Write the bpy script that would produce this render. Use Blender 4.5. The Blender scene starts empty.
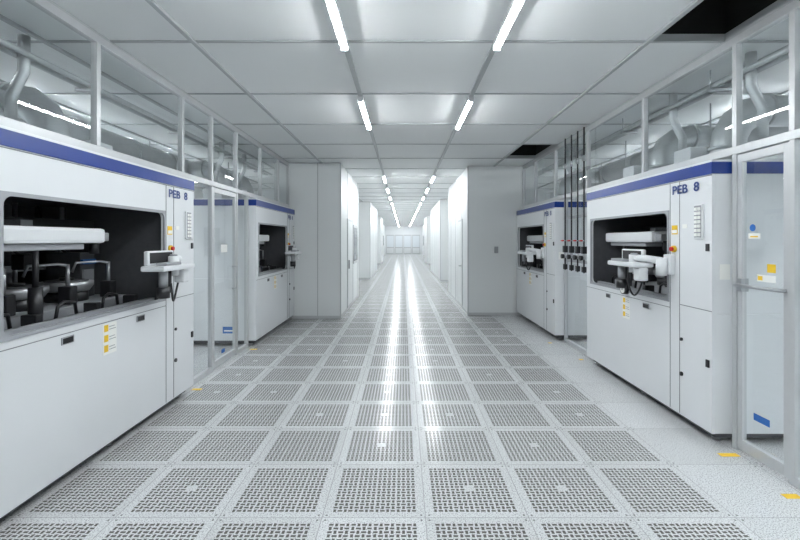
import bpy, bmesh, math, random
from mathutils import Vector, Matrix
random.seed(3)
sc = bpy.context.scene
sc.view_settings.view_transform = 'Standard'
sc.view_settings.look = 'None'
sc.view_settings.exposure = 0.0
CEIL = 3.2

# ---------------------------------------------------------------- materials
def mat(name, col, rough=0.5, metal=0.0, emit=None, estr=0.0, noise=0.0, nscale=20, spec=0.5, coat=0.0):
    m = bpy.data.materials.new(name); m.use_nodes = True
    nt = m.node_tree; b = nt.nodes['Principled BSDF']
    b.inputs['Base Color'].default_value = (*col, 1)
    b.inputs['Roughness'].default_value = rough
    b.inputs['Metallic'].default_value = metal
    b.inputs['Specular IOR Level'].default_value = spec
    b.inputs['Coat Weight'].default_value = coat
    if emit:
        b.inputs['Emission Color'].default_value = (*emit, 1)
        b.inputs['Emission Strength'].default_value = estr
    if noise > 0:
        tc = nt.nodes.new('ShaderNodeTexCoord'); n = nt.nodes.new('ShaderNodeTexNoise')
        n.inputs['Scale'].default_value = nscale; n.inputs['Detail'].default_value = 4
        r = nt.nodes.new('ShaderNodeMapRange')
        r.inputs['To Min'].default_value = 1 - noise; r.inputs['To Max'].default_value = 1 + noise
        mx = nt.nodes.new('ShaderNodeVectorMath'); mx.operation = 'SCALE'
        mx.inputs[0].default_value = col
        nt.links.new(tc.outputs['Object'], n.inputs['Vector'])
        nt.links.new(n.outputs['Fac'], r.inputs['Value'])
        nt.links.new(r.outputs[0], mx.inputs['Scale'])
        nt.links.new(mx.outputs[0], b.inputs['Base Color'])
    return m

M = {}
M['white'] = mat('machine_white_paint', (.72, .735, .75), .35, noise=.02, nscale=3)
M['blue'] = mat('blue_stripe_paint', (.003, .032, .22), .3)
M['navy'] = mat('navy_lettering', (.015, .045, .2), .4)
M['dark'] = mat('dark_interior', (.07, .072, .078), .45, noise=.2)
M['black'] = mat('black_plastic', (.014, .014, .016), .35)
M['seam'] = mat('panel_seam', (.22, .23, .24), .6)
M['alu'] = mat('aluminium_frame', (.56, .57, .58), .35, .35, noise=.04)
M['steel'] = mat('brushed_steel', (.46, .47, .49), .3, .75, noise=.08)
M['duct'] = mat('galvanised_duct', (.54, .56, .57), .38, .5, noise=.1, nscale=8)
M['wall'] = mat('cleanroom_wall_panel', (.80, .82, .83), .45, noise=.02, nscale=2)
M['wallg'] = mat('side_bay_wall_panel', (.68, .70, .71), .5, noise=.03, nscale=2)
M['col'] = mat('column_cladding', (.76, .78, .78), .35, noise=.02, nscale=2)
M['ceil'] = mat('ceiling_panel', (.83, .85, .85), .5, noise=.02, nscale=1.5)
M['rail'] = mat('ceiling_rail', (.46, .48, .49), .45, .2)
M['plenum'] = mat('plenum_black', (.006, .006, .006), .9)
M['yellow'] = mat('yellow_label', (.85, .55, .03), .5)
M['orange'] = mat('orange_label', (.8, .2, .03), .5)
M['red'] = mat('red_button', (.6, .02, .02), .4)
M['paper'] = mat('white_label', (.85, .85, .82), .6)
M['ltblue'] = mat('blue_label', (.02, .13, .42), .5)
M['grey'] = mat('grey_plastic', (.33, .34, .36), .45)
M['tube'] = mat('fluorescent_tube', (1, 1, 1), .4, emit=(.93, .975, 1.0), estr=133)
M['pane'] = mat('end_window_pane', (.8, .84, .87), .2)
M['wdark'] = mat('window_dark_pane', (.13, .15, .16), .15)

# glass: clear, faint tint, symmetric facing-based reflection
g = bpy.data.materials.new('partition_glass'); g.use_nodes = True
nt = g.node_tree; nt.nodes.clear()
o = nt.nodes.new('ShaderNodeOutputMaterial'); mx = nt.nodes.new('ShaderNodeMixShader')
tr = nt.nodes.new('ShaderNodeBsdfTransparent'); tr.inputs[0].default_value = (.90, .925, .93, 1)
gl = nt.nodes.new('ShaderNodeBsdfGlossy'); gl.inputs['Roughness'].default_value = .02
lw = nt.nodes.new('ShaderNodeLayerWeight'); lw.inputs['Blend'].default_value = .5
pw = nt.nodes.new('ShaderNodeMath'); pw.operation = 'POWER'; pw.inputs[1].default_value = 4.5
mr = nt.nodes.new('ShaderNodeMapRange'); mr.inputs['To Min'].default_value = .06; mr.inputs['To Max'].default_value = .8
nt.links.new(lw.outputs['Facing'], pw.inputs[0]); nt.links.new(pw.outputs[0], mr.inputs[0]); nt.links.new(mr.outputs[0], mx.inputs[0])
nt.links.new(tr.outputs[0], mx.inputs[1]); nt.links.new(gl.outputs[0], mx.inputs[2]); nt.links.new(mx.outputs[0], o.inputs[0])
M['glass'] = g

# floor
def floor_mat():
    m = bpy.data.materials.new('perforated_raised_floor'); m.use_nodes = True
    nt = m.node_tree; N = nt.nodes; L = nt.links; b = N['Principled BSDF']
    def math_(op, a, c=None, d=None):
        n = N.new('ShaderNodeMath'); n.operation = op
        for i, v in enumerate((a, c, d)):
            if v is None: continue
            if isinstance(v, (int, float)): n.inputs[i].default_value = v
            else: L.new(v, n.inputs[i])
        return n.outputs[0]
    tc = N.new('ShaderNodeTexCoord'); sp = N.new('ShaderNodeSeparateXYZ'); L.new(tc.outputs['Object'], sp.inputs[0])
    X, Y = sp.outputs[0], sp.outputs[1]
    ta = math_('DIVIDE', math_('ADD', X, 0.47 + 60), .6)
    tb = math_('DIVIDE', math_('ADD', Y, -0.14 + 60), .6)
    a = math_('FRACT', ta); c = math_('FRACT', tb)
    ia = math_('FLOOR', ta); ib = math_('FLOOR', tb)
    da = math_('ABSOLUTE', math_('SUBTRACT', a, .5)); db = math_('ABSOLUTE', math_('SUBTRACT', c, .5))
    inreg = math_('MULTIPLY', math_('LESS_THAN', da, .42), math_('LESS_THAN', db, .42))
    xr = math_('MULTIPLY', math_('LESS_THAN', X, 1.93), math_('GREATER_THAN', X, -2.27))
    inreg = math_('MULTIPLY', inreg, xr)
    ca = math_('MULTIPLY', math_('SUBTRACT', a, .08), 16 / .84)
    cb = math_('MULTIPLY', math_('SUBTRACT', c, .08), 16 / .84)
    fa = math_('ABSOLUTE', math_('SUBTRACT', math_('FRACT', ca), .5))
    fb = math_('ABSOLUTE', math_('SUBTRACT', math_('FRACT', cb), .5))
    chk = math_('MODULO', math_('ADD', math_('FLOOR', ca), math_('FLOOR', cb)), 2)
    h1 = math_('MULTIPLY', math_('LESS_THAN', fa, .44), math_('LESS_THAN', fb, .25))
    h2 = math_('MULTIPLY', math_('LESS_THAN', fa, .25), math_('LESS_THAN', fb, .44))
    hole = math_('ADD', math_('MULTIPLY', h1, chk), math_('MULTIPLY', h2, math_('SUBTRACT', 1, chk)))
    ga = math_('ABSOLUTE', math_('SUBTRACT', math_('FRACT', math_('DIVIDE', ca, 4)), .5))
    gb = math_('ABSOLUTE', math_('SUBTRACT', math_('FRACT', math_('DIVIDE', cb, 4)), .5))
    hole = math_('MULTIPLY', hole, math_('MULTIPLY', math_('LESS_THAN', ga, .465), math_('LESS_THAN', gb, .465)))
    hole = math_('MULTIPLY', hole, inreg)
    cv = N.new('ShaderNodeCombineXYZ'); L.new(ia, cv.inputs[0]); L.new(ib, cv.inputs[1])
    wn = N.new('ShaderNodeTexWhiteNoise'); wn.noise_dimensions = '2D'; L.new(cv.outputs[0], wn.inputs['Vector'])
    plate = math_('MULTIPLY', math_('LESS_THAN', da, .055), math_('LESS_THAN', db, .055))
    plate = math_('MULTIPLY', plate, math_('GREATER_THAN', wn.outputs['Value'], .5))
    hole = math_('MULTIPLY', hole, math_('SUBTRACT', 1, plate))
    seam = math_('MAXIMUM', math_('GREATER_THAN', da, .4965), math_('GREATER_THAN', db, .4965))
    ka = math_('POWER', math_('SUBTRACT', da, .462), 2); kb = math_('POWER', math_('SUBTRACT', db, .462), 2)
    screw = math_('LESS_THAN', math_('ADD', ka, kb), .00012)
    vo = N.new('ShaderNodeTexNoise'); vo.inputs['Scale'].default_value = 130; vo.inputs['Detail'].default_value = 2
    L.new(tc.outputs['Object'], vo.inputs['Vector'])
    ramp = N.new('ShaderNodeValToRGB')
    ramp.color_ramp.elements[0].position = .35; ramp.color_ramp.elements[0].color = (.30, .305, .315, 1)
    ramp.color_ramp.elements[1].position = .50; ramp.color_ramp.elements[1].color = (.71, .72, .725, 1)
    L.new(vo.outputs['Fac'], ramp.inputs[0])
    tint = math_('ADD', .94, math_('MULTIPLY', wn.outputs['Value'], .09))
    sc_ = N.new('ShaderNodeVectorMath'); sc_.operation = 'SCALE'; L.new(ramp.outputs[0], sc_.inputs[0]); L.new(tint, sc_.inputs['Scale'])
    def mix(f, A, B):
        n = N.new('ShaderNodeMix'); n.data_type = 'RGBA'; L.new(f, n.inputs[0])
        for k, v in ((6, A), (7, B)):
            if isinstance(v, tuple): n.inputs[k].default_value = v
            else: L.new(v, n.inputs[k])
        return n.outputs[2]
    c1 = mix(seam, sc_.outputs[0], (.38, .385, .39, 1))
    c2 = mix(screw, c1, (.2, .2, .2, 1))
    c3 = mix(hole, c2, (.10, .093, .085, 1))
    L.new(c3, b.inputs['Base Color'])
    r = math_('ADD', .19, math_('MULTIPLY', hole, .4)); L.new(r, b.inputs['Roughness'])
    sp_ = math_('ADD', .2, math_('MULTIPLY', math_('SUBTRACT', 1, hole), .45)); L.new(sp_, b.inputs['Specular IOR Level'])
    return m
M['floor'] = floor_mat()

# ---------------------------------------------------------------- mesh helper
class MB:
    def __init__(s, keys):
        s.bm = bmesh.new(); s.keys = list(keys)
    def mi(s, k):
        if k not in s.keys: s.keys.append(k)
        return s.keys.index(k)
    def box(s, x0, x1, y0, y1, z0, z1, k, bev=0.0):
        i = s.mi(k)
        r = bmesh.ops.create_cube(s.bm, size=1)
        vs = r['verts']
        for v in vs:
            v.co = Vector(((x0 + x1) / 2 + v.co.x * (x1 - x0), (y0 + y1) / 2 + v.co.y * (y1 - y0), (z0 + z1) / 2 + v.co.z * (z1 - z0)))
        fs = set(f for v in vs for f in v.link_faces)
        for f in fs: f.material_index = i
        if bev > 0:
            es = list(set(e for v in vs for e in v.link_edges))
            rr = bmesh.ops.bevel(s.bm, geom=es, offset=bev, segments=2, affect='EDGES', profile=.6)
            for f in rr['faces']: f.material_index = i
        return s
    def tube(s, pts, rad, k, seg=14, smooth=True):
        i = s.mi(k)
        pts = [Vector(p) for p in pts]
        rads = rad if isinstance(rad, (list, tuple)) else [rad] * len(pts)
        rings = []
        prev = None
        for n, p in enumerate(pts):
            if n == 0: d = pts[1] - pts[0]
            elif n == len(pts) - 1: d = pts[-1] - pts[-2]
            else: d = (pts[n + 1] - pts[n]).normalized() + (pts[n] - pts[n - 1]).normalized()
            if d.length < 1e-9: d = prev or Vector((0, 0, 1))
            d.normalize(); prev = d
            up = Vector((0, 0, 1)) if abs(d.z) < .9 else Vector((1, 0, 0))
            u = d.cross(up).normalized()
            if rings and n > 0:
                u = lu - d * lu.dot(d)
                u = u.normalized() if u.length > 1e-4 else d.cross(up).normalized()
            lu = u; w = d.cross(u)
            rings.append([s.bm.verts.new(p + (u * math.cos(t) + w * math.sin(t)) * rads[n]) for t in [2 * math.pi * q / seg for q in range(seg)]])
        for a, b_ in zip(rings, rings[1:]):
            for q in range(seg):
                f = s.bm.faces.new((a[q], a[(q + 1) % seg], b_[(q + 1) % seg], b_[q])); f.material_index = i; f.smooth = smooth
        for rr in (rings[0], rings[-1]):
            f = s.bm.faces.new(rr); f.material_index = i
        return s
    def cyl(s, p0, p1, r, k, seg=20):
        return s.tube([p0, p1], r, k, seg)
    def quad(s, pts, k):
        f = s.bm.faces.new([s.bm.verts.new(p) for p in pts]); f.material_index = s.mi(k)
    def plate_hole(s, x0, x1, z0, z1, hx0, hx1, hz0, hz1, r, y, th, k):
        i = s.mi(k)
        bm2 = bmesh.new()
        outer = [bm2.verts.new((x, y, z)) for x, z in ((x0, z0), (x1, z0), (x1, z1), (x0, z1))]
        inner = []
        for cx, cz, a0 in ((hx1 - r, hz1 - r, 0), (hx0 + r, hz1 - r, 90), (hx0 + r, hz0 + r, 180), (hx1 - r, hz0 + r, 270)):
            for q in range(7):
                t = math.radians(a0 + 15 * q); inner.append(bm2.verts.new((cx + r * math.cos(t), y, cz + r * math.sin(t))))
        es = [bm2.edges.new((l[n], l[(n + 1) % len(l)])) for l in (outer, inner) for n in range(len(l))]
        bmesh.ops.triangle_fill(bm2, use_beauty=True, use_dissolve=False, edges=es)
        rr = bmesh.ops.extrude_face_region(bm2, geom=bm2.faces[:])
        for v in [e for e in rr['geom'] if isinstance(e, bmesh.types.BMVert)]: v.co.y += th
        bmesh.ops.recalc_face_normals(bm2, faces=bm2.faces[:])
        for f in bm2.faces: f.material_index = i
        me = bpy.data.meshes.new('tmp'); bm2.to_mesh(me); bm2.free()
        s.bm.from_mesh(me); bpy.data.meshes.remove(me)
        return s
    def obj(s, name, parent=None, norm=True):
        if norm: bmesh.ops.recalc_face_normals(s.bm, faces=s.bm.faces[:])
        me = bpy.data.meshes.new(name); s.bm.to_mesh(me); s.bm.free()
        for k in s.keys: me.materials.append(M[k])
        ob = bpy.data.objects.new(name, me); sc.collection.objects.link(ob)
        if parent: ob.parent = parent
        return ob

def empty(name, loc=(0, 0, 0), rz=0):
    e = bpy.data.objects.new(name, None); sc.collection.objects.link(e)
    e.location = loc; e.rotation_euler = (0, 0, rz); e.empty_display_size = .2
    return e
def text(name, body, parent, loc, size, k, rot=(math.pi / 2, 0, 0), sx=1.0):
    c = bpy.data.curves.new(name, 'FONT'); c.body = body; c.size = size; c.extrude = .001; c.offset = .002
    c.materials.append(M[k]); o_ = bpy.data.objects.new(name, c); sc.collection.objects.link(o_)
    o_.parent = parent; o_.location = loc; o_.rotation_euler = rot; o_.scale = (sx, 1, 1)
    return o_

XL, XR = -2.35, 2.58          # partitions
Y0, Y1 = -6.0, 50.0
# ---------------------------------------------------------------- shell
MB(['floor']).box(-6.3, 6.3, Y0 - .1, Y1 + .1, -.08, 0, 'floor').obj('floor')

c = MB(['ceil', 'rail', 'plenum'])
xs = [-6.3, -5.2, -4.0, -2.85, XL, -1.67, -.465, .745, 1.95, XR, 3.15, 4.1, 5.2, 6.3]
ys = [3.5 + 1.25 * k for k in range(-8, 40)]
ys = [y for y in ys if Y0 < y < Y1]; ys = [Y0 - .1] + ys + [Y1 + .1]
for i in range(len(xs) - 1):
    for j in range(len(ys) - 1):
        x0, x1, y0, y1 = xs[i], xs[i + 1], ys[j], ys[j + 1]
        hole = (abs(x0 - 1.95) < .01 and (abs(y0 - 2.25) < .01 or abs(y0 - 7.25) < .01))
        if hole:
            T = CEIL + .8
            c.quad([(x0, y0, T), (x1, y0, T), (x1, y1, T), (x0, y1, T)], 'plenum')
            for (a, b_) in (((x0, y0), (x1, y0)), ((x1, y0), (x1, y1)), ((x1, y1), (x0, y1)), ((x0, y1), (x0, y0))):
                c.quad([(a[0], a[1], CEIL), (b_[0], b_[1], CEIL), (b_[0], b_[1], T), (a[0], a[1], T)], 'plenum')
        else:
            c.box(x0 + .012, x1 - .012, y0 + .012, y1 - .012, CEIL, CEIL + .04, 'ceil')
for x in xs[1:-1]:
    w = .035 if abs(x) > 1.0 else .045
    c.box(x - w / 2, x + w / 2, Y0, Y1, CEIL - .022, CEIL + .05, 'rail')
for y in ys[1:-1]:
    c.box(-6.3, 6.3, y - .014, y + .014, CEIL - .010, CEIL + .05, 'rail')
c.obj('ceiling', norm=False)

MB(['wallg']).box(-6.3, -6.2, Y0, 14, 0, CEIL, 'wallg').obj('wall_left')
MB(['wallg']).box(6.2, 6.3, Y0, 14, 0, CEIL, 'wallg').obj('wall_right')
MB(['wallg']).box(-6.3, 6.3, Y0 - .1, Y0, 0, CEIL, 'wallg').obj('wall_back')

def far_wall(name, x0, x1):
    w = MB(['wall', 'wdark', 'alu', 'seam'])
    w.box(min(x0, x1), max(x0, x1), 14.0, 14.1, 0, CEIL, 'wall')
    xa = x1  # corridor side plane
    s = 1 if xa > 0 else -1
    w.box(min(xa, xa + s * .1), max(xa, xa + s * .1), 14.1, Y1, 0, CEIL, 'wall')
    for k in range(14):
        y = 15 + k * 2.4
        f = xa - s * .012
        w.box(min(f, xa), max(f, xa), y, y + 1.5, 1.0, 2.1, 'alu')
        f2 = xa - s * .016
        w.box(min(f2, xa), max(f2, xa), y + .05, y + 1.45, 1.05, 2.05, 'wdark')
        w.box(min(f, xa), max(f, xa), y + 1.9, y + 1.92, 0, CEIL, 'seam')
    return w.obj(name)
far_wall('wall_corridor_left', -6.3, -2.1)
far_wall('wall_corridor_right', 6.3, 2.2)
e = MB(['wallg', 'pane', 'alu', 'wdark'])
e.box(-2.2, 2.3, Y1, Y1 + .1, 0, CEIL, 'wall')
for k in range(4):
    x = -1.9 + k * .98
    e.box(x, x + .9, Y1 - .03, Y1, .0, 2.2, 'alu'); e.box(x + .06, x + .84, Y1 - .04, Y1, .8, 2.1, 'pane')
    e.box(x + .06, x + .84, Y1 - .04, Y1, .1, .7, 'wall')
e.obj('wall_far_end')

# ---------------------------------------------------------------- clad columns
def column(name, x0, x1, y0, y1, inner):
    m = MB(['col', 'seam', 'alu', 'grey'])
    m.box(x0, x1, y0, y1, .0, CEIL - .012, 'col')
    for xx in (x0, x1):
        m.box(xx - .012, xx + .012, y0 - .006, y0 + .03, .0, CEIL - .02, 'alu')
    m.box(x0 - .004, x1 + .004, y0 - .008, y1, 0.0, .06, 'alu')
    s = 1 if inner == x1 else -1
    n = int((y1 - y0) / 1.1)
    for k in range(1, n + 1):
        y = y0 + k * 1.1
        a, b_ = sorted((inner, inner + s * .004)); m.box(a, b_, y, y + .012, .06, CEIL - .02, 'seam')
    return m
cl = column('l', -2.62, -1.28, 8.97, 12.6, -1.28)
cl.box(-1.28, -1.262, 11.2, 12.2, 1.0, 2.0, 'alu'); cl.box(-1.28, -1.258, 11.27, 12.13, 1.07, 1.93, 'wdark')
cl.box(-1.28, -1.262, 10.0, 10.9, .06, 2.1, 'alu'); cl.box(-1.28, -1.258, 10.05, 10.85, .1, 2.05, 'col')
cl.box(-1.258, -1.23, 10.1, 10.13, .95, 1.15, 'grey')
cl.box(-1.75, -1.742, 8.965, 8.97, .06, CEIL - .02, 'seam')
cl.obj('clad_column')
cr = column('r', 1.39, 2.85, 9.36, 13.4, 1.39)
cr.box(1.95, 2.03, 9.33, 9.36, 1.33, 1.47, 'grey', .005)
cr.box(1.376, 1.39, 10.2, 11.0, .06, 2.1, 'alu'); cr.box(1.372, 1.39, 10.25, 10.95, .1, 2.05, 'col')
cr.tube([(1.37, 10.32, 1.0), (1.33, 10.32, 1.0), (1.33, 10.45, 1.0)], .01, 'steel', 8)
cr.obj('clad_column')
column('l', -2.08, -1.35, 18, 23, -1.35).obj('clad_column')
column('r', 1.45, 2.18, 17, 23, 1.45).obj('clad_column')
column('l', -2.08, -1.5, 29, 33, -1.5).obj('clad_column')
column('r', 1.6, 2.18, 29, 33, 1.6).obj('clad_column')

# ---------------------------------------------------------------- lights
lm = MB(['tube', 'white'])
lm.box(-.032, .032, -.61, .61, .012, .03, 'white', .004)
for q in (-1, 1):
    a_, b2 = sorted((q * .026, q * .032)); lm.box(a_, b2, -.61, .61, -.010, .014, 'white')
lm.tube([(0, -.595, -.008), (0, .595, -.008)], .018, 'tube', 12)
lm.box(-.026, .026, -.61, -.597, -.03, .012, 'white'); lm.box(-.026, .026, .597, .61, -.03, .012, 'white')
lo = lm.obj('ceiling_tube_light'); lo.location = (-.465, 2.88, CEIL - .055)
def light(x, y):
    q = bpy.data.objects.new('ceiling_tube_light', lo.data); sc.collection.objects.link(q); q.location = (x, y, CEIL - .055)
rows = [-4.6, -2.1, .38, 2.88, 5.38]
for y in rows:
    for x in (-.465, .745):
        if (x, y) != (-.465, 2.88): light(x, y)
y = 11.0
while y < 49:
    light(-.465, y); light(.745, y); y += 2.5 
for y in (-2.1, .38, 2.88, 5.38, 7.88, 10.38):
    for x in (-4.25, 4.3): light(x, y)
for y in (-3.4, -.9, 1.6, 4.1, 6.6, 9.1):
    for x in (-5.5, 5.5): light(x, y)

# ---------------------------------------------------------------- process machine
def machine(y0, face, side, gauge=False):
    """side=-1 left wall (face looks +X), side=+1 right wall"""
    root = empty('wafer_process_machine', (face, y0, 0), math.pi / 2 if side < 0 else -math.pi / 2)
    L = 2.33; D = 1.3; H = 2.24
    hx0, hx1, hz0, hz1 = -2.2, -.57, 1.07, 1.86
    b = MB(['white', 'dark', 'blue', 'seam'])
    b.box(-L + .05, -.05, .06, D - .05, .04, .12, 'dark')
    for fx in (-L + .12, -L / 2, -.12):
        for fy in (.12, D - .15): b.cyl((fx, fy, 0), (fx, fy, .06), .035, 'steel', 12)
    b.box(-L, 0, .025, D, .09, 1.03, 'white', .006)
    b.box(-.5, 0, .025, D, 1.03, H, 'white', .006)
    b.box(-L, -L + .1, .025, D, 1.03, H, 'white', .006)
    b.box(-L + .1, -.5, .025, D, 1.93, H, 'white')
    b.box(-L + .1, -.5, D - .05, D, 1.03, 1.93, 'white')
    b.plate_hole(-L, 0, .09, H, hx0, hx1, hz0, hz1, .06, 0, .026, 'white')
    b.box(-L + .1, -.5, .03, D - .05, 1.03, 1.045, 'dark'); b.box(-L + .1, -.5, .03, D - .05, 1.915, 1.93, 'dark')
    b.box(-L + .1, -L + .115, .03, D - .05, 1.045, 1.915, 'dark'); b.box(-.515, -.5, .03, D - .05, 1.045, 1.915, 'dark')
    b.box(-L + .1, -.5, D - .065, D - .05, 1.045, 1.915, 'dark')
    b.obj('cabinet_body', root)
    s = MB(['blue'])
    s.box(-L - .005, .005, -.007, D + .004, 2.13, 2.222, 'blue'); s.obj('blue_stripe', root)
    f = MB(['seam', 'black', 'paper', 'yellow', 'red', 'grey', 'white', 'orange', 'ltblue'])
    y = -.003
    for x in (-.535, -.40): f.box(x - .0025, x + .0025, y, 0, .1, 2.12, 'seam')
    f.box(-.40, 0, y, 0, 1.045, 1.051, 'seam'); f.box(-L, 0, y, 0, 2.118, 2.124, 'seam')
    f.box(-L, -.535, y, 0, .998, 1.003, 'seam')
    f.plate_hole(hx0 - .02, hx1 + .02, hz0 - .02, hz1 + .02, hx0 + .004, hx1 - .004, hz0 + .004, hz1 - .004, .055, -.008, .012, 'grey')
    for x in (-1.73, -.93):
        f.box(x - .055, x + .055, -.006, .0, .93, .98, 'grey', .004); f.box(x - .042, x + .042, -.009, 0, .937, .972, 'black')
    f.box(-.06, -.025, -.012, 0, .60, .66, 'black', .003); f.box(-.06, -.025, -.012, 0, 1.52, 1.58, 'black', .003)
    f.cyl((-.37, 0, .45), (-.37, -.012, .45), .018, 'black'); f.cyl((-.37, 0, .75), (-.37, -.012, .75), .014, 'black')
    f.box(-1.39, -1.24, y, 0, .76, 1.0 - .01, 'paper')
    for k in range(3):
        f.box(-1.38, -1.335, y - .001, 0, .78 + k * .075, .83 + k * .075, 'yellow')
        f.box(-1.325, -1.25, y - .001, 0, .79 + k * .075, .795 + k * .075, 'grey'); f.box(-1.325, -1.26, y - .001, 0, .81 + k * .075, .815 + k * .075, 'grey')
    f.box(-.19, -.085, -.02, 0, 1.62, 1.90, 'white', .008); f.box(-.18, -.095, -.022, 0, 1.63, 1.89, 'grey')
    for r in range(7):
        for q in range(2):
            f.box(-.173 + q * .04, -.142 + q * .04, -.028, 0, 1.64 + r * .035, 1.665 + r * .035, 'paper', .003)
    f.box(-.51, -.43, y, 0, 1.66, 1.74, 'yellow'); f.box(-.505, -.435, y - .001, 0, 1.67, 1.70, 'paper')
    f.box(-.36, -.30, y, 0, 1.71, 1.745, 'paper')
    f.cyl((-.47, 0, 1.53), (-.47, -.02, 1.53), .03, 'yellow'); f.cyl((-.47, -.02, 1.53), (-.47, -.04, 1.53), .018, 'red')
    f.box(-L - .003, -L, .3, .5, .2, .3, 'ltblue'); f.box(-L - .0035, -L, .32, .48, .23, .25, 'paper')
    f.box(0, .003, .06, .14, 1.3, 1.42, 'paper')
    if gauge:
        f.cyl((-1.30, 0, 1.08), (-1.30, -.05, 1.08), .055, 'black', 24); f.cyl((-1.30, -.05, 1.08), (-1.30, -.053, 1.08), .044, 'paper', 24)
        f.cyl((-1.30, -.053, 1.08), (-1.30, -.056, 1.08), .008, 'black', 12)
        f.tube([(-1.30, -.03, 1.13), (-1.29, -.04, 1.2), (-1.2, -.08, 1.24), (-1.08, -.15, 1.3)], .01, 'black', 8)
    f.obj('front_fittings', root)
    text('model_lettering', 'PEB  8', root, (-.50, -.006, 2.015), .105, 'navy', sx=1.3)
    a = MB(['white', 'grey', 'black', 'steel'])
    a.box(-.56, -.46, -.05, 0, 1.30, 1.48, 'white', .01)
    a.cyl((-.52, -.09, 1.29), (-.52, -.09, 1.45), .045, 'white')
    a.box(-.55, -.49, -.09, -.04, 1.33, 1.41, 'white', .008)
    a.tube([(-.52, -.09, 1.42), (-.64, -.17, 1.44), (-.78, -.2, 1.44)], [.035, .032, .03], 'white')
    a.cyl((-.78, -.2, 1.30), (-.78, -.2, 1.47), .045, 'white')
    a.cyl((-.78, -.2, 1.47), (-.78, -.2, 1.485), .03, 'grey')
    a.box(-1.12, -.60, -.30, -.11, 1.355, 1.40, 'white', .015)
    a.box(-1.06, -.82, -.29, -.2, 1.40, 1.425, 'grey', .006)
    a.box(-1.10, -.70, -.16, -.125, 1.40, 1.52, 'white', .012)
    a.box(-1.07, -.73, -.164, -.15, 1.42, 1.505, 'black')
    a.box(-.70, -.60, -.25, -.16, 1.23, 1.355, 'white', .015)
    a.cyl((-.98, -.22, 1.22), (-.98, -.22, 1.36), .035, 'grey'); a.cyl((-.98, -.22, 1.13), (-.98, -.22, 1.22), .05, 'black')
    a.cyl((-.86, -.2, 1.16), (-.86, -.2, 1.36), .022, 'black')
    pts = [(-.66 - .02 * math.sin(t * 3), -.2 + .02 * math.cos(t * 3), 1.24 - .16 * math.sin(t * math.pi)) for t in [k / 12 for k in range(13)]]
    pts = [(p[0] - .2 * n / 12, p[1], p[2]) for n, p in enumerate(pts)]
    a.tube(pts, .009, 'black', 8)
    a.obj('operator_terminal_arm', root)
    i = MB(['dark', 'white', 'steel', 'black', 'grey'])
    i.box(-2.16, -1.12, .16, .42, 1.585, 1.70, 'white', .025); i.box(-2.1, -1.3, .2, .38, 1.54, 1.585, 'grey', .01)
    i.box(-1.12, -1.02, .2, .38, 1.60, 1.67, 'steel', .01)
    i.cyl((-1.07, .29, 1.5), (-1.07, .29, 1.6), .035, 'black')
    i.box(-2.18, -.6, .62, .72, 1.72, 1.78, 'black'); i.box(-2.18, -.6, .95, 1.0, 1.35, 1.40, 'grey')
    i.box(-1.6, -1.5, .42, .7, 1.6, 1.75, 'grey')
    i.box(-2.2, -.56, .3, .95, 1.045, 1.11, 'grey', .006)   # deck plate
    for x in (-2.0, -1.45, -.98):
        i.cyl((x, .58, 1.11), (x, .58, 1.19), .15, 'black', 28)
        i.tube([(x, .58, 1.19), (x, .58, 1.235), (x, .58, 1.27)], [.155, .185, .185], 'steel', 32)
        i.cyl((x, .58, 1.27), (x, .58, 1.278), .15, 'dark', 28)
        i.cyl((x, .58, 1.278), (x, .58, 1.30), .05, 'black', 20)
        i.cyl((x + .26, .82, 1.11), (x + .26, .82, 1.9), .016, 'steel', 10)
        i.box(x + .2, x + .32, .70, .80, 1.38, 1.50, 'black', .01)
        i.box(x + .22, x + .30, .36, .46, 1.11, 1.25, 'black', .01)
        i.cyl((x + .26, .41, 1.25), (x + .26, .41, 1.42), .014, 'steel', 10)
        i.tube([(x + .26, .41, 1.41), (x + .2, .44, 1.425), (x + .05, .54, 1.42), (x + .03, .56, 1.34)], .011, 'steel', 8)
        i.box(x + .19, x + .25, .14, .24, 1.045, 1.13, 'black', .008)
        i.tube([(x + .1, .9, 1.9), (x + .12, .86, 1.7), (x + .2, .8, 1.55), (x + .25, .76, 1.48)], .011, 'black', 8)
        i.tube([(x - .1, .22, 1.05), (x - .08, .22, 1.14), (x - .02, .22, 1.17), (x + .08, .22, 1.15), (x + .1, .22, 1.05)], .012, 'black', 8)
        i.box(x - .12, x + .08, D - .09, D - .066, 1.42, 1.62, 'grey', .006); i.box(x - .1, x + .0, D - .095, D - .09, 1.5, 1.56, 'steel')
        i.cyl((x - .06, 1.0, 1.045), (x - .06, 1.0, 1.34), .03, 'steel', 12)
    i.box(-2.2, -.58, .08, .12, 1.045, 1.085, 'grey')
    i.cyl((-1.74, .2, 1.045), (-1.74, .2, 1.3), .04, 'black', 16); i.cyl((-1.74, .2, 1.3), (-1.74, .2, 1.54), .018, 'black', 12)
    i.box(-.8, -.62, .6, .9, 1.1, 1.5, 'dark', .01); i.box(-.78, -.66, .58, .6, 1.25, 1.35, 'grey')
    i.box(-.8, -.64, .575, .60, 1.40, 1.44, 'ltblue')
    for k in range(5): i.box(-2.0 + k * .3, -1.85 + k * .3, 1.1, 1.17, 1.15, 1.40, 'black', .006)
    i.obj('spin_bowls_and_gantry', root)
    return root
machine(4.60, -2.2, -1)
machine(8.94, -2.22, -1)
machine(3.43, 2.42, 1, True)
machine(6.98, 2.42, 1)

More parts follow.
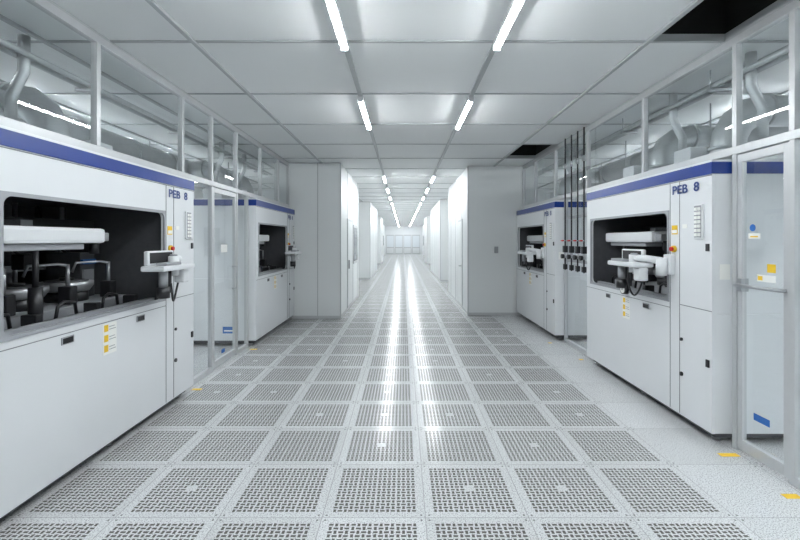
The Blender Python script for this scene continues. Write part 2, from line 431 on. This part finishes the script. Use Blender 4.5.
# ---------------------------------------------------------------- glass partitions
def partition(X, posts, full, lowbays):
    root = empty('glass_partition', (0, 0, 0))
    f = MB(['alu', 'rail']); w = .025
    a, b_ = posts[0], posts[-1]
    ZM = 2.30
    f.box(X - w, X + w, a, b_, CEIL - .085, CEIL - .025, 'alu', .003)
    f.box(X - w, X + w, a, b_, ZM - .03, ZM + .03, 'alu', .003)
    gm = MB(['glass'])
    for p in posts:
        f.box(X - w, X + w, p - .022, p + .022, ZM + .03, CEIL - .085, 'alu', .003)
    for p, q in zip(posts, posts[1:]):
        gm.quad([(X, p + .02, ZM + .03), (X, q - .02, ZM + .03), (X, q - .02, CEIL - .085), (X, p + .02, CEIL - .085)], 'glass')
    for p in full:
        f.box(X - w, X + w, p - .022, p + .022, .0, ZM - .03, 'alu', .003)
    for p, q in lowbays:
        f.box(X - w, X + w, p + .02, q - .02, .0, .06, 'alu', .003)
        gm.quad([(X, p + .02, .06), (X, q - .02, .06), (X, q - .02, ZM - .03), (X, p + .02, ZM - .03)], 'glass')
    f.obj('partition_frame', root); gm.obj('glass_panes', root)
    return root
partition(XL, [-5.9, -4.0, -2.8, -1.6, -.4, .8, 2.2, 3.35, 4.64, 5.35, 6.15, 7.2, 8.2, 8.94],
          [-5.9, -4.0, -2.8, -1.6, -.4, .8, 2.2, 4.64, 5.35, 6.15, 6.57],
          [(-5.9, -4), (-4, -2.8), (-2.8, -1.6), (-1.6, -.4), (-.4, .8), (.8, 2.2), (4.64, 5.35), (6.15, 6.57)])
partition(XR, [-5.9, -4.0, -2.8, -1.6, -.4, .8, 1.9, 2.88, 3.38, 4.67, 6.1, 7.4, 8.5, 9.33],
          [-5.9, -4.0, -2.8, -1.6, -.4, .8, 1.9, 2.88, 3.38, 5.81, 6.93],
          [(-5.9, -4), (-4, -2.8), (-2.8, -1.6), (-1.6, -.4), (-.4, .8), (.8, 1.9), (1.9, 2.88), (5.81, 6.93)])

def door(X, y0, y1, s, handle):
    root = empty('glass_door', (0, 0, 0))
    f = MB(['alu', 'steel']); w = .018
    f.box(X - w, X + w, y0, y0 + .045, .02, 2.26, 'alu', .003); f.box(X - w, X + w, y1 - .045, y1, .02, 2.26, 'alu', .003)
    f.box(X - w, X + w, y0 + .045, y1 - .045, .02, .1, 'alu', .003); f.box(X - w, X + w, y0 + .045, y1 - .045, 2.2, 2.26, 'alu', .003)
    gm = MB(['glass']); gm.quad([(X, y0 + .04, .1), (X, y1 - .04, .1), (X, y1 - .04, 2.2), (X, y0 + .04, 2.2)], 'glass')
    xs_ = X + s * .06
    if handle == 'bar':
        f.tube([(X, y0 + .03, 1.27), (xs_, y0 + .03, 1.27), (xs_, y1 - .03, 1.27), (X, y1 - .03, 1.27)], .014, 'steel', 10)
        f.box(X - .03, X + .03, y1 - .05, y1 - .005, 1.22, 1.32, 'steel', .004)
    else:
        f.tube([(X, y1 - .1, .95), (xs_, y1 - .1, .95), (xs_, y1 - .1, 1.25), (X, y1 - .1, 1.25)], .012, 'steel', 10)
    f.obj('door_frame', root); gm.obj('door_glass', root)
    l = MB(['ltblue', 'paper', 'yellow'])
    def lab(ya, yb, za, zb, k, e=.001):
        a_, b2 = sorted((X + s * .0005, X + s * (.0015 + e))); l.box(a_, b2, ya, yb, za, zb, k)
    ym = (y0 + y1) / 2
    if handle == 'bar':
        l.cyl((X, ym + .10, 1.70), (X + s * .003, ym + .10, 1.70), .026, 'ltblue')
        lab(ym + .03, ym + .14, 1.62, 1.66, 'paper'); lab(ym + .05, ym + .12, 1.63, 1.64, 'yellow', .002)
        lab(ym - .10, ym - .03, 1.38, 1.44, 'yellow'); lab(ym - .10, ym + .06, 1.31, 1.36, 'paper'); lab(ym + .01, ym + .05, 1.32, 1.35, 'yellow', .002)
        lab(ym - .05, ym + .09, .29, .34, 'ltblue')
    else:
        lab(ym - .1, ym + .1, 1.45, 1.55, 'paper'); lab(ym - .08, ym + .02, .14, .19, 'ltblue')
    l.obj('door_labels', root)
door(XR, 2.905, 3.355, -1, 'bar')
door(XL, 5.375, 6.125, 1, 'pull')

# ---------------------------------------------------------------- valve rack
v = MB(['black', 'grey', 'steel', 'red'])
for n, y in enumerate((6.05, 6.27, 6.5, 6.75)):
    x = 2.50
    v.cyl((x, y, 1.15), (x, y, CEIL - .03), .011, 'black', 10)
    v.box(x - .03, x + .03, y - .035, y + .035, 1.42, 1.52, 'black', .006)
    v.cyl((x, y, 1.34), (x, y, 1.42), .022, 'steel', 12)
    v.cyl((x - .06, y, 1.36), (x - .02, y, 1.36), .035, 'black', 16)
    v.box(x - .025, x + .025, y - .03, y + .03, 1.16, 1.24, 'black', .006)
    v.cyl((x - .05, y + .03, 1.6), (x - .05, y - .06, 1.6), .01, 'red', 8); v.cyl((x - .05, y, 1.6), (x, y, 1.6), .012, 'steel', 8)
    v.cyl((x, y, 2.7), (x, y, 2.78), .024, 'steel', 12)
for z in (1.3, 1.95, 2.6):
    v.box(2.515, 2.555, 5.97, 6.83, z - .02, z + .02, 'grey', .003)
v.obj('valve_pipe_rack')

# ---------------------------------------------------------------- ducts in the side bays
def ducts(s):
    d = MB(['duct', 'steel', 'grey', 'white'])
    X = s * 3.75; Z = 2.80
    d.cyl((X, -3, Z), (X, 9.8, Z), .19, 'duct', 28)
    for k in range(14):
        y = -2.6 + k * .95; d.cyl((X, y - .015, Z), (X, y + .015, Z), .205, 'duct', 28)
        if k % 2 == 0:
            d.cyl((X - .24, y, Z - .23), (X - .24, y, CEIL - .03), .008, 'steel', 8); d.cyl((X + .24, y, Z - .23), (X + .24, y, CEIL - .03), .008, 'steel', 8)
            d.box(X - .28, X + .28, y - .02, y + .02, Z - .24, Z - .205, 'steel')
    for y in ((3.75, 7.4, 8.4) if s < 0 else (4.05, 5.1, 8.1)):
        x1 = s * 3.0
        r_ = .14
        d.tube([(x1, y, 2.245), (x1, y, 2.45), (x1 + s * .02, y, 2.58), (x1 + s * .09, y, 2.70), (x1 + s * .2, y, 2.78), (x1 + s * .33, y, 2.80), (x1 + s * .65, y, 2.80)], r_, 'duct', 24)
        d.cyl((x1, y, 2.245), (x1, y, 2.28), r_ + .05, 'grey', 24); d.cyl((x1, y, 2.44), (x1, y, 2.47), r_ + .015, 'duct', 24)
        d.cyl((x1 + s * .33, y, 2.80), (x1 + s * .36, y, 2.80), r_ + .015, 'duct', 24)
        d.box(x1 - .2, x1 + .2, y + .22, y + .48, 2.245, 2.52, 'white', .01)
        d.box(x1 - .15, x1 + .15, y - .5, y - .25, 2.245, 2.42, 'duct', .01)
        d.tube([(x1, y - .4, 2.42), (x1, y - .4, 2.7), (x1 - s * .1, y - .4, 2.9), (x1 - s * .1, y - .4, CEIL - .03)], .04, 'duct', 12)
    for q, zz in ((2.85, 3.02), (2.95, 3.02), (4.9, 2.9)):
        d.cyl((s * q, -3, zz), (s * q, 9.5, zz), .022, 'duct', 10)
    for k in range(8):
        d.box(s * 2.90 - .1, s * 2.90 + .1, -2.4 + k * 1.6, -2.36 + k * 1.6, 2.975, 3.0, 'steel')
        d.cyl((s * 2.82, -2.38 + k * 1.6, 2.98), (s * 2.82, -2.38 + k * 1.6, CEIL - .03), .007, 'steel', 8)
    if s < 0:
        d.box(-3.45, -2.8, 1.3, 2.95, 2.60, 2.93, 'duct', .006)
        d.box(-3.48, -2.77, 2.90, 2.96, 2.57, 2.96, 'steel', .003); d.box(-3.47, -2.78, 2.2, 2.24, 2.58, 2.95, 'steel', .003)
        d.box(-3.3, -2.95, 2.5, 2.8, 2.245, 2.6, 'duct', .006)
    return d.obj('ventilation_duct')
ducts(-1); ducts(1)

# service cabinets inside bays
def cabinet(x0, x1, y0, y1, h):
    m = MB(['white', 'seam', 'blue', 'black', 'dark'])
    m.box(x0 + .03, x1 - .03, y0 + .03, y1 - .03, 0, .08, 'dark'); m.box(x0, x1, y0, y1, .08, h, 'white', .01)
    m.box(x0 - .002, x1 + .002, y0 - .004, y1 + .004, h - .12, h - .05, 'blue')
    xm = (x0 + x1) / 2; m.box(xm - .003, xm + .003, y0 - .003, y0, .1, h - .15, 'seam')
    m.box(xm + .04, xm + .06, y0 - .03, y0, 1.0, 1.2, 'black', .003)
    ym = (y0 + y1) / 2
    for xx in (x0, x1): m.box(xx - .003, xx + .003, ym - .003, ym + .003, .1, h - .15, 'seam')
    return m.obj('service_cabinet')
cabinet(-5.6, -4.4, 5.0, 6.4, 1.95); cabinet(-5.6, -4.4, 8.2, 9.6, 1.95)
cabinet(4.4, 5.6, 4.6, 6.0, 1.95); cabinet(4.4, 5.6, 7.6, 9.0, 1.95)

# floor tape
t = MB(['yellow'])
for (x, y, a_, b2) in ((2.44, 3.28, .14, .05), (2.44, 2.75, .1, .05), (-2.22, 4.72, .1, .05), (-2.2, 6.45, .1, .05), (2.4, 5.9, .05, .05), (2.3, 6.85, .05, .05)):
    t.box(x - a_ / 2, x + a_ / 2, y - b2 / 2, y + b2 / 2, 0, .002, 'yellow')
t.obj('floor_marking_tape')

# ---------------------------------------------------------------- world + camera
w = bpy.data.worlds.new('World'); sc.world = w; w.use_nodes = True
w.node_tree.nodes['Background'].inputs[0].default_value = (.8, .85, .9, 1); w.node_tree.nodes['Background'].inputs[1].default_value = .3
cam = bpy.data.cameras.new('Camera'); co = bpy.data.objects.new('Camera', cam); sc.collection.objects.link(co)
co.location = (0, 0, 1.61); co.rotation_euler = (math.pi / 2, 0, 0)
cam.sensor_width = 36; cam.sensor_fit = 'HORIZONTAL'; cam.lens = 438 / 800 * 36
cam.shift_y = -30 / 800; cam.shift_x = -3 / 800
cam.clip_start = .05; cam.clip_end = 200
sc.camera = co
